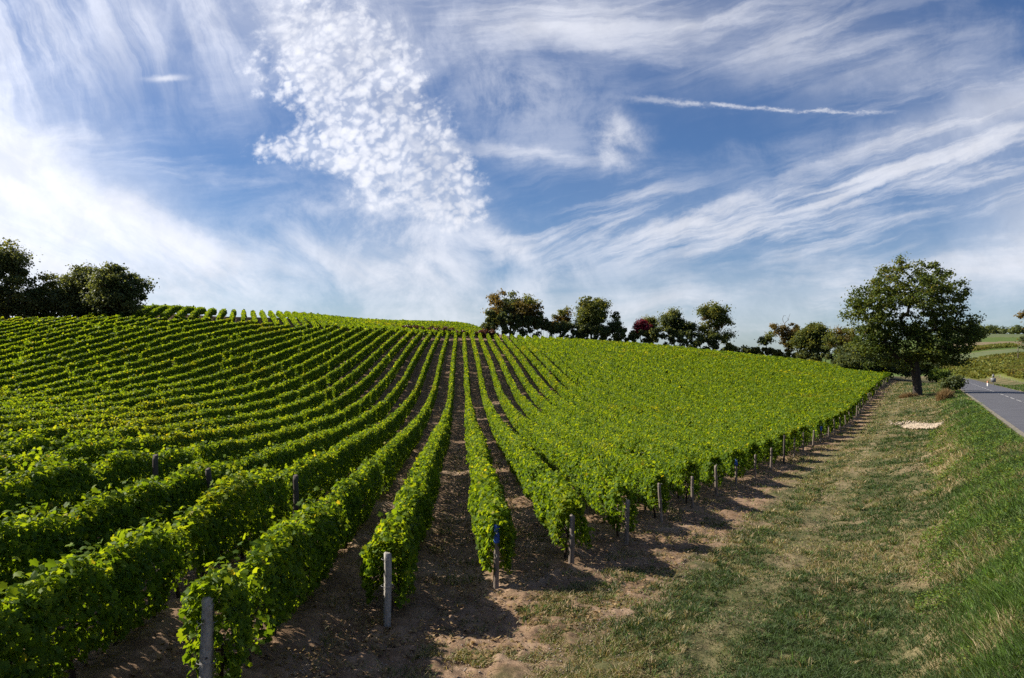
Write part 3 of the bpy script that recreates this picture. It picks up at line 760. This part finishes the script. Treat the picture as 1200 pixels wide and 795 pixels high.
make_tree('twin_tree', 790, 156, [(788, 374, 14, 11), (800, 384, 16, 10), (778, 378, 7, 10)], ['green', 'dark', 'green'], 'dark tree with a gap under its left side, left of the open tree', group=GC, nclump=70, per=153, leaf=0.29, clump=.85, trunk=.16, seed=37, fork=.3)
make_tree('open_tree', 836, 155, [(836, 366, 16, 11), (848, 376, 13, 8), (834, 384, 16, 10), (826, 366, 8, 8), (850, 394, 10, 7)], ['green', 'green', 'rust'], 'tall tree with an open layered crown, the last before the low hedge', group=GC, nclump=75, per=127, leaf=0.29, clump=.85, trunk=.2, seed=38, fork=.32)
make_tree('dying_tree', 924, 152, [(925, 392, 10, 15), (922, 372, 7, 8), (932, 385, 7, 8), (912, 384, 8, 8), (926, 404, 9, 8)], 'rust', 'half-bare reddish tree with dead branches at its top', group=GC, nclump=75, per=71, leaf=0.27, clump=.6, trunk=.2, seed=39, bare=.74, bark='greybark', fork=.3)
make_tree('orange_tree', 952, 148, [(953, 392, 17, 11), (948, 400, 17, 12), (966, 400, 14, 12)], ['rust', 'green', 'dark'], 'dark round tree tinged orange at the top, beside the half-bare tree', group=GC, nclump=90, per=153, leaf=0.29, clump=.85, trunk=.2, seed=40)
make_tree('grey_tree', 986, 140, [(984, 400, 16, 14), (992, 392, 12, 10), (1000, 410, 14, 14)], ['green', 'rust', 'green'], 'thin greyish tree showing between the dark trees and the big roadside tree', group=GC, nclump=80, per=102, leaf=0.27, clump=.8, trunk=.16, seed=41, bark='greybark')
make_tree('thicket', 1030, 128, [(1010, 418, 26, 18), (1040, 424, 22, 16), (1066, 430, 18, 12), (1088, 432, 14, 9)], 'dark', 'dark thicket behind the big roadside tree, at the corner of the vines', 'thicket', nclump=170, per=144, leaf=0.27, clump=.85, trunk=.14, fork=.2, seed=42)
make_tree('edge_tree', 1222, 62, [(1221, 370, 22, 14), (1219, 398, 22, 14), (1235, 380, 26, 30)], ['rust', 'dark'], 'brown-leaved tree just entering at the right edge of the picture', nclump=70, per=153, leaf=0.15, clump=.5, trunk=.13, fork=.3, seed=43)

# hedges along the crest
def hedge(name, pts, h, matn, label, seed, w_=1.2, leaf=.36, per=70, cat='hedge'):
    r_ = np.random.default_rng(seed); b = Bag(); st = Bag()
    pts = np.array([px(X, 0, dd)[:2] for X, dd in pts]); seg = np.r_[0, np.cumsum(np.linalg.norm(np.diff(pts, axis=0), axis=1))]
    nC = int(seg[-1] * 1.9 * h)
    o0 = np.array([*pts[0], gz(*pts[0])])
    for q in range(nC):
        s_ = r_.uniform(0, seg[-1]); x = np.interp(s_, seg, pts[:, 0]) + r_.normal(0, w_ * .4); y = np.interp(s_, seg, pts[:, 1]) + r_.normal(0, w_ * .4)
        hh = h * (.55 + .8 * float(fbm(np.array([s_ * .12]), np.array([seed * 1.]), 5)[0])); z = gz(x, y)
        c = np.array([x, y, z + (.12 + .88 * r_.uniform() ** .6) * hh]) - o0
        m_ = int(per * r_.uniform(.6, 1.4)); v = r_.normal(size=(m_, 3)); v = v / np.linalg.norm(v, axis=1, keepdims=True) * r_.uniform(0, 1, (m_, 1)) ** .45
        leaves(b, c + v * .6 * r_.uniform(.6, 1.2), v * .5 + (0, 0, .5) + r_.normal(0, .6, (m_, 3)), leaf * r_.uniform(.6, 1.3, m_), np.clip(r_.beta(2, 2.6, m_) + r_.uniform(-.15, .15), 0, 1), False, .3)
        if q % 6 == 0: tube(st, [np.array([x, y, z - .1]) - o0, c], [.05, .02], 5)
    root = empty(name, o0, label, cat)
    link('foliage', b.build('foliage'), M[matn], root); link('stems', st.build('stems'), M['bark'], root)
    return root
hedge('hedge', [(566, 154), (640, 156), (735, 155)], 4.6, 'dark', 'dark hedge at the foot of the trees from the rusty tree to the red bush', 61)
hedge('hedge', [(735, 155), (800, 153), (850, 152)], 3.8, 'dark', 'dark hedge under the twin and open trees right of the red bush', 62)
hedge('hedge', [(850, 152.5), (900, 152), (940, 149)], 3.0, 'green', 'low pale-topped hedge between the open tree and the half-bare tree', 63)
hedge('hedge', [(936, 148), (985, 143), (1040, 131)], 4.0, 'dark', 'dark hedge below the orange-tinged tree, running down to the thicket', 64)
hedge('bramble_strip', [(470, 142), (530, 152), (582, 153)], 1.5, 'redbrown', 'reddish bramble strip along the top end of the middle rows', 65, per=45, leaf=.34, cat='bramble')
make_tree('small_shrub', 900, 151, [(899, 397, 8, 7)], 'green', 'small rounded shrub rising above the low hedge, left of the half-bare tree', 'shrub', nclump=16, per=70, leaf=.34, clump=.6, trunk=.06, seed=44)

# plants round the roadside tree
make_tree('green_shrub', 1104, 125, [(1104, 439, 11, 6), (1094, 442, 7, 4), (1110, 443, 7, 4)], 'bright', 'bright yellow-green shrub low down beside the road, right of the big trunk', 'shrub', nclump=60, per=80, leaf=.24, clump=.5, trunk=.05, seed=51)
make_tree('dark_shrub', 1118, 84, [(1118, 448, 8, 7), (1112, 450, 7, 5)], 'dark', 'dark shrub under the right side of the big tree', 'shrub', nclump=36, per=80, leaf=.2, clump=.45, trunk=.05, seed=53)
def tuft(name, X, dd, wpx, hpx, label, seed, n_=900):
    r_ = np.random.default_rng(seed); k = dd / F; x, y = (X - 600) * k, dd; b = Bag(); z0 = gz(x, y)
    a = r_.uniform(0, 6.28, n_); rr_ = np.sqrt(r_.uniform(0, 1, n_)) * wpx * k
    bx, by = rr_ * np.cos(a), rr_ * np.sin(a) * .8
    hh = hpx * k * r_.uniform(.45, 1, n_) * (1 - .45 * (rr_ / (wpx * k)) ** 2)
    ox, oy = r_.normal(0, .22, n_) * hh + bx * .25, r_.normal(0, .22, n_) * hh + by * .25
    wd = .022
    V = np.zeros((n_, 5, 3)); ang = r_.uniform(0, 6.28, n_); ddx, ddy = np.cos(ang) * wd, np.sin(ang) * wd
    gzz = ground(bx + x, by + y) - z0 - .05
    V[:, 0] = np.stack([bx - ddx, by - ddy, gzz], -1); V[:, 1] = np.stack([bx + ddx, by + ddy, gzz], -1)
    V[:, 2] = np.stack([bx + ox * .4 + ddx * .8, by + oy * .4 + ddy * .8, gzz + hh * .6], -1); V[:, 3] = np.stack([bx + ox * .4 - ddx * .8, by + oy * .4 - ddy * .8, gzz + hh * .6], -1)
    V[:, 4] = np.stack([bx + ox, by + oy, gzz + hh], -1)
    i0 = (np.arange(n_) * 5)[:, None]; ti = r_.uniform(0, 1, n_)
    b.add(V, i0 + np.array([[0, 1, 2, 3]]), ti); b.L.append((i0 + np.array([[3, 2, 4]]) + 0).ravel()); b.N.append(np.full(n_, 3)); b.T.append(ti)
    me = b.build(name); o = link(name, me, M['dry'], None, (x, y, z0)); return tag(o, label, 'dry weeds')
tuft('dry_weeds', 1107, 66, 8, 17, 'tall tan clump of dead weeds beside the road', 71, 1500)
tuft('dry_weeds', 1064, 77, 9, 8, 'low orange-tan dry grass clump at the foot of the big trunk', 72, 1100)

# ------------------------------------------------------------------ over the valley
def far_rows(name, y0, y1, e0, e1, step, slope, hi, matn, lod, seed, lbl=None):
    b = Bag(); q = y0
    while q < y1:
        xs = np.arange(3.1 + .541 * q + e0 - max(0., q - 178) * .24, 3.1 + .541 * q + e1, .55)
        if len(xs):
            N = len(xs) * 7; X_ = np.repeat(xs, 7) + rng.uniform(-.3, .3, N); Y_ = q + slope * (X_ - xs[0]) + rng.normal(0, .25, N)
            Z_ = ground(X_, Y_) + rng.uniform(.3, hi, N)
            nn = np.stack([rng.normal(0, .5, N), rng.normal(-.4, .5, N), rng.uniform(.2, 1.2, N)], -1)
            leaves(b, np.stack([X_, Y_, Z_], -1), nn, rng.uniform(.45, .75, N), np.clip(rng.beta(3, 2.4, N) + .08, 0, 1), False)
        q += step
    o = link(name, b.build(name), M[matn]); return tag(o, kind='stuff')
far_rows('distant_vineyard', 140, 224, 12.5, 80, 1.9, 0.0, 1.4, 'farvine', .1, 1)
o2 = far_rows('distant_vineyard', 226, 272, 14, 70, 3.0, 0.12, 1.3, 'farvine', .1, 2)
o3 = far_rows('distant_vineyard', 330, 352, 5, 45, 2.2, 0.25, 1.5, 'farvine', .1, 3)
b = Bag()
for q in range(150):                              # one far wood on the skyline
    X = rng.uniform(1100, 1330); dd = rng.uniform(560, 600); x, y, _ = px(X, 0, dd); hh = rng.uniform(3, 7.5); z = gz(x, y)
    m_ = 70; v = rng.normal(size=(m_, 3)); v = v / np.linalg.norm(v, axis=1, keepdims=True) * rng.uniform(0, 1, (m_, 1)) ** .4
    leaves(b, np.array([x, y, z + hh * .5]) + v * np.array([hh * .55, hh * .55, hh * .55]), v + (0, 0, .3), rng.uniform(.9, 1.7, m_), np.clip(rng.beta(2, 3, m_), 0, 1))
tag(link('distant_woods', b.build('distant_woods'), M['dark']), kind='stuff')

# roadside marker and sign across the road
def box(b, x0, x1, y0, y1, z0, z1, tint=.5):
    V = [(x, y, z) for z in (z0, z1) for y in (y0, y1) for x in (x0, x1)]
    b.add(V, [(0, 2, 3, 1), (4, 5, 7, 6), (0, 1, 5, 4), (1, 3, 7, 5), (3, 2, 6, 7), (2, 0, 4, 6)], tint)
x, y, _ = px(1164, 0, 112); z = gz(x, y)
e = empty('road_sign', (x, y, z), 'grey-backed road sign on a pole across the road', 'road sign'); e.rotation_euler.z = R(-28)
b = Bag(); tube(b, [(0, 0, -.3), (0, 0, 1.75)], .035, 8); link('pole', b.build('pole'), M['grey'], e)
b = Bag(); box(b, -.32, .32, -.06, -.037, .55, 1.15); link('sign_panel', b.build('sign_panel'), M['grey'], e)
b = Bag(); box(b, -.14, .14, -.06, -.037, 1.22, 1.62); link('small_plate', b.build('small_plate'), M['grey'], e)
x, y, _ = px(1157.5, 0, 106); z = gz(x, y)
e = empty('marker_post', (x, y, z), 'short white roadside marker with an orange top band', 'marker post')
b = Bag(); tube(b, [(0, 0, -.2), (0, 0, .55)], .10, 10); link('shaft', b.build('shaft', True), M['white'], e)
b = Bag(); tube(b, [(0, 0, .552), (0, 0, .70), (0, 0, .77), (0, 0, .79)], [.115, .115, .09, .03], 10); link('top_band', b.build('top_band', True), M['redpaint'], e)
x, y, _ = px(1193, 0, 235); z = gz(x, y)
b = Bag(); tube(b, [(0, 0, -.4), (0, 0, 3.5), (0, 0, 4.6)], [.14, .12, .10], 8)
tag(link('wooden_pole', b.build('wooden_pole', True), M['greybark'], None, (x, y, z)), 'thin bare pole standing in the far vines at the right edge', 'pole')

# ------------------------------------------------------------------ ground litter: rubble, stones, grass
def stones(name, P, size, material, flatz=.6):
    base = np.array([(1, 0, 0), (-1, 0, 0), (0, 1, 0), (0, -1, 0), (0, 0, 1), (0, 0, -1)], float)
    Fc = np.array([(0, 2, 4), (2, 1, 4), (1, 3, 4), (3, 0, 4), (2, 0, 5), (1, 2, 5), (3, 1, 5), (0, 3, 5)])
    m_ = len(P); a = rng.uniform(0, 6.28, m_); c, s_ = np.cos(a), np.sin(a)
    V = base[None] * rng.uniform(.5, 1.2, (m_, 6, 1)) * np.stack([np.ones(m_), rng.uniform(.5, 1, m_), rng.uniform(.35, flatz, m_)], -1)[:, None]
    V = np.stack([V[..., 0] * c[:, None] - V[..., 1] * s_[:, None], V[..., 0] * s_[:, None] + V[..., 1] * c[:, None], V[..., 2]], -1) * size.reshape(-1, 1, 1) + P[:, None]
    b = Bag(); b.add(V, ((np.arange(m_) * 6)[:, None, None] + Fc[None]).reshape(-1, 3), np.repeat(rng.uniform(0, 1, m_), 8))
    return tag(link(name, b.build(name), M[material]), kind='stuff')
# pale stone heap spread on the headland
cxp, cyp, _ = px(1080, 0, 47); N = 900
a = rng.uniform(0, 6.28, N); r_ = np.sqrt(rng.uniform(0, 1, N)) * rng.uniform(.75, 1.05, N)
X_ = cxp + 0.85 * r_ * np.cos(a) + .3 * r_ * np.sin(a); Y_ = cyp + 2.6 * r_ * np.sin(a); Z_ = ground(X_, Y_) + .16 * (1 - r_) + .02
sx = rng.uniform(size=N) < .10; X_[sx] += rng.uniform(.6, 1.3, sx.sum()); Y_[sx] += rng.uniform(1.5, 4.5, sx.sum()); Z_[sx] = ground(X_[sx], Y_[sx]) + .05
stones('stone_rubble', np.stack([X_, Y_, Z_ + .06], -1), rng.uniform(.05, .17, N), 'stone')
# stones and clods in the lanes
N = 42000; thx = rng.uniform(-.72, .35, N); dd = np.exp(rng.uniform(math.log(6.5), math.log(40), N)); X_ = dd * np.tan(thx); Y_ = dd
U_ = X_ + SL * Y_; v_ = Y_ - d_end(U_); ok = (v_ > -4.2 + 2 * (vnoise(X_, Y_, 3) - .5)) & (road_e(X_, Y_) < -4)
X_, Y_ = X_[ok], Y_[ok]; stones('stones', np.stack([X_, Y_, ground(X_, Y_) + .012], -1), .004 + .022 * rng.uniform(0, 1, ok.sum()) ** 4 + .0004 * Y_, 'pebble')
# fallen vine leaves
N = 26000; thx = rng.uniform(-.72, .3, N); dd = np.exp(rng.uniform(math.log(6.5), math.log(32), N)); X_ = dd * np.tan(thx); Y_ = dd
U_ = X_ + SL * Y_; v_ = Y_ - d_end(U_); ok = (v_ > -3.0) & (road_e(X_, Y_) < -4) & (vnoise(X_ * 1.3, Y_ * 1.3, 12) > .30)
b = Bag(); X_, Y_ = X_[ok], Y_[ok]
leaves(b, np.stack([X_, Y_, ground(X_, Y_) + .035], -1), np.stack([rng.normal(0, .35, ok.sum()), rng.normal(0, .35, ok.sum()), np.ones(ok.sum())], -1), rng.uniform(.03, .085, ok.sum()), rng.uniform(.2, .9, ok.sum()))
tag(link('fallen_leaves', b.build('fallen_leaves'), M['dry']), kind='stuff')

def grass(name, N, dmin, dmax, th0, th1, seed):
    r_ = np.random.default_rng(seed)
    dd = np.exp(r_.uniform(math.log(dmin), math.log(dmax), N)); thx = r_.uniform(th0, th1, N); x, y = dd * np.tan(thx), dd
    # gather into tufts
    cl = vnoise(x * 2.3, y * 2.3, 61) * .6 + vnoise(x * 6.1, y * 6.1, 62) * .4
    u = x + SL * y; v = y - d_end(u); e = road_e(x, y)
    v = np.where(u > 73, -9, v)
    sp_ = fbm(x * .45, y * .45, 63, 3); fine = fbm(x * 1.6, y * 1.6, 64, 2)
    edge = v + (sp_ - .5) * 5 + (fine - .5) * 3
    bank = sst(e, -3.3, -2.4)
    offr = (e < -.30) | ((e > RW + .4) & (e < 12))
    lanew = (v > -3.5) & (((fine > .62) & (r_.uniform(size=N) < .30)) | (r_.uniform(size=N) < .045)) & (dd < 40)
    keep = offr & ((edge < -3.0 + 2.0 * sst(dd, 18, 35)) | (lanew)) & ((cl > .33 - .2 * bank) | (r_.uniform(size=N) < .25))
    tr_ = np.minimum(np.abs(e + 6.2), np.abs(e + 8.2)); keep &= (tr_ > .34) | (r_.uniform(size=N) < .72)
    x, y, dd, cl, sp_, fine, bank, v, e = (q[keep] for q in (x, y, dd, cl, sp_, fine, bank, v, e)); m_ = len(x)
    dryz = sst(fbm(x * .30 + 5, y * .30, 65, 3) * .55 + fbm(x * 1.3, y * 1.3, 66, 3) * .45, .47, .63)
    # two worn wheel tracks run along the headland
    tr = np.minimum(np.abs(e + 6.2), np.abs(e + 8.2)); worn = (1 - sst(tr, .25, .8)) * (1 - bank)
    dry = np.clip(dryz * (1 - .7 * bank) + .22 * worn + .25 * (1 - sst(-v, 3, 6)) , 0, 1)
    h = (.028 + .060 * cl + .085 * bank * r_.uniform(.2, 1, m_)) * r_.uniform(.5, 1.5, m_) * (1 - .35 * worn) + .0007 * dd
    wd = .0018 + .00040 * dd
    dry = np.maximum(dry * (1 - bank), bank * .8 * sst(fbm(x * .8, y * .5, 68, 3) - .11 * sst(e, -2.7, -1.6) - .10 * (1 - sst(dd, 9, 16)), .47, .58)); ero = (1 - sst(np.abs(e + 2.7 + .8 * (fbm(y * .2, y * 0, 73, 2) - .5)), .35, .9)) * sst(y, 20, 26) * (1 - sst(y, 42, 50)) * sst(fbm(x * .7, y * .35, 74, 3), .36, .50); dry = np.maximum(dry, ero); dry = np.where(v > -3, np.maximum(dry, .8), dry)
    ti = np.clip(np.where(r_.uniform(size=m_) < dry * .85, r_.uniform(.55, 1, m_), r_.uniform(.0, .38, m_) * (1 - bank) + np.clip(r_.uniform(.10, .50, m_) + .45 * (fbm(x * 1.1, y * .8, 69, 3) - .5), .05, .60) * bank + .02), 0, 1)
    a = r_.uniform(0, 6.28, m_); ln = r_.uniform(.3, 2.0, m_) * h; la = r_.uniform(0, 6.28, m_)
    ax, ay = np.cos(a) * wd, np.sin(a) * wd; lx, ly = np.cos(la) * ln, np.sin(la) * ln; z = ground(x, y) - .02
    # follow the same unevenness as the ground sheet
    ins = sst(v, -5, -2.5)
    z = z + (1 - sst(dd, 60, 140)) * (1 - ins) * (.30 * (fbm(x * .7, y * .7, 8) - .5) + .10 * (fbm(x * 4, y * 4, 9) - .5)) * (1 - sst(e, -.9, -.3) * (1 - sst(e, 6.0, 6.6)))
    V = np.zeros((m_, 5, 3))
    V[:, 0] = np.stack([x - ax, y - ay, z], -1); V[:, 1] = np.stack([x + ax, y + ay, z], -1)
    V[:, 2] = np.stack([x + lx * .35 + ax * .8, y + ly * .35 + ay * .8, z + h * .65], -1); V[:, 3] = np.stack([x + lx * .35 - ax * .8, y + ly * .35 - ay * .8, z + h * .65], -1)
    V[:, 4] = np.stack([x + lx, y + ly, z + h], -1)
    b = Bag(); i0 = (np.arange(m_) * 5)[:, None]
    b.add(V, i0 + np.array([[0, 1, 2, 3]]), ti); b.L.append((i0 + np.array([[3, 2, 4]])).ravel()); b.N.append(np.full(m_, 3)); b.T.append(ti)
    return tag(link(name, b.build(name), M['grass']), kind='stuff')
grass('grass', 900000, 6.0, 120, -.30, .66, 81)

# coarse tussocks
def tussocks(name, N, seed):
    r_ = np.random.default_rng(seed)
    dd = np.exp(r_.uniform(math.log(6.3), math.log(60), N)); x = dd * np.tan(r_.uniform(-.25, .64, N)); y = dd
    u = x + SL * y; v = y - d_end(u); e = road_e(x, y); bank = sst(e, -3.3, -2.4)
    ok = (v + (fbm(x * .45, y * .45, 63, 3) - .5) * 5 < -2.6) & (e < -.4) & (r_.uniform(size=N) < np.clip(2.4 * (fbm(x * .55, y * .55, 90, 3) - .36), .10, 1)) & ~((np.abs(e + 6.2) < .3) | (np.abs(e + 8.2) < .3))
    x, y, dd, bank, e = (q[ok] for q in (x, y, dd, bank, e)); m_ = len(x); nb = 26
    kind = np.where(r_.uniform(size=m_) < .30 - .22 * bank, r_.uniform(.62, .95, m_), r_.uniform(.0, .36, m_) * (1 - bank) + r_.uniform(.25, .55, m_) * bank)
    sz = r_.uniform(.5, 1.25, m_) * (.10 + .05 * bank) * (1 + .004 * dd)
    X_, Y_, K_, Z_, D_ = (np.repeat(q, nb) for q in (x, y, kind, sz, dd)); M_ = m_ * nb
    a = r_.uniform(0, 6.28, M_); ro = np.sqrt(r_.uniform(0, 1, M_)) * Z_ * .8
    bx, by = X_ + ro * np.cos(a), Y_ + ro * np.sin(a); la = a + r_.normal(0, .5, M_); ln = Z_ * r_.uniform(.4, 1.6, M_); h = Z_ * r_.uniform(.5, 1.4, M_)
    wd = .0022 + .00036 * D_; aa = r_.uniform(0, 6.28, M_); ax, ay = np.cos(aa) * wd, np.sin(aa) * wd
    v = by - d_end(bx + SL * by); ee = road_e(bx, by)
    z = ground(bx, by) - .03 + (1 - sst(v, -5, -2.5)) * (.30 * (fbm(bx * .7, by * .7, 8) - .5) + .10 * (fbm(bx * 4, by * 4, 9) - .5)) * (1 - sst(ee, -.9, -.3))
    lx, ly = np.cos(la) * ln, np.sin(la) * ln
    V = np.zeros((M_, 5, 3))
    V[:, 0] = np.stack([bx - ax, by - ay, z], -1); V[:, 1] = np.stack([bx + ax, by + ay, z], -1)
    V[:, 2] = np.stack([bx + lx * .4 + ax * .8, by + ly * .4 + ay * .8, z + h * .75], -1); V[:, 3] = np.stack([bx + lx * .4 - ax * .8, by + ly * .4 - ay * .8, z + h * .75], -1)
    V[:, 4] = np.stack([bx + lx, by + ly, z + h], -1)
    b = Bag(); i0 = (np.arange(M_) * 5)[:, None]; ti = np.clip(K_ + r_.normal(0, .10, M_), 0, 1)
    b.add(V, i0 + np.array([[0, 1, 2, 3]]), ti); b.L.append((i0 + np.array([[3, 2, 4]])).ravel()); b.N.append(np.full(M_, 3)); b.T.append(ti)
    return tag(link(name, b.build(name), M['grass']), kind='stuff')
tussocks('grass_tussocks', 11000, 83)

# small broad-leaved weeds on the bank
N = 60000; dd = np.exp(rng.uniform(math.log(6.5), math.log(45), N)); ee = rng.uniform(-3.4, -.35, N); Y_ = dd; X_ = 3.1 + .541 * Y_ + ee
ok = (fbm(X_ * .9, Y_ * .9, 70, 3) > .52) & (vnoise(X_ * 3, Y_ * 3, 71) > .4); X_, Y_ = X_[ok], Y_[ok]; m_ = len(X_)
b = Bag(); leaves(b, np.stack([X_, Y_, ground(X_, Y_) + rng.uniform(.0, .20, m_)], -1), np.stack([rng.normal(0, .5, m_), rng.normal(0, .5, m_), np.ones(m_)], -1), .016 + .0016 * Y_, rng.uniform(.2, .95, m_))
tag(link('bank_weeds', b.build('bank_weeds'), M['weed']), kind='stuff')
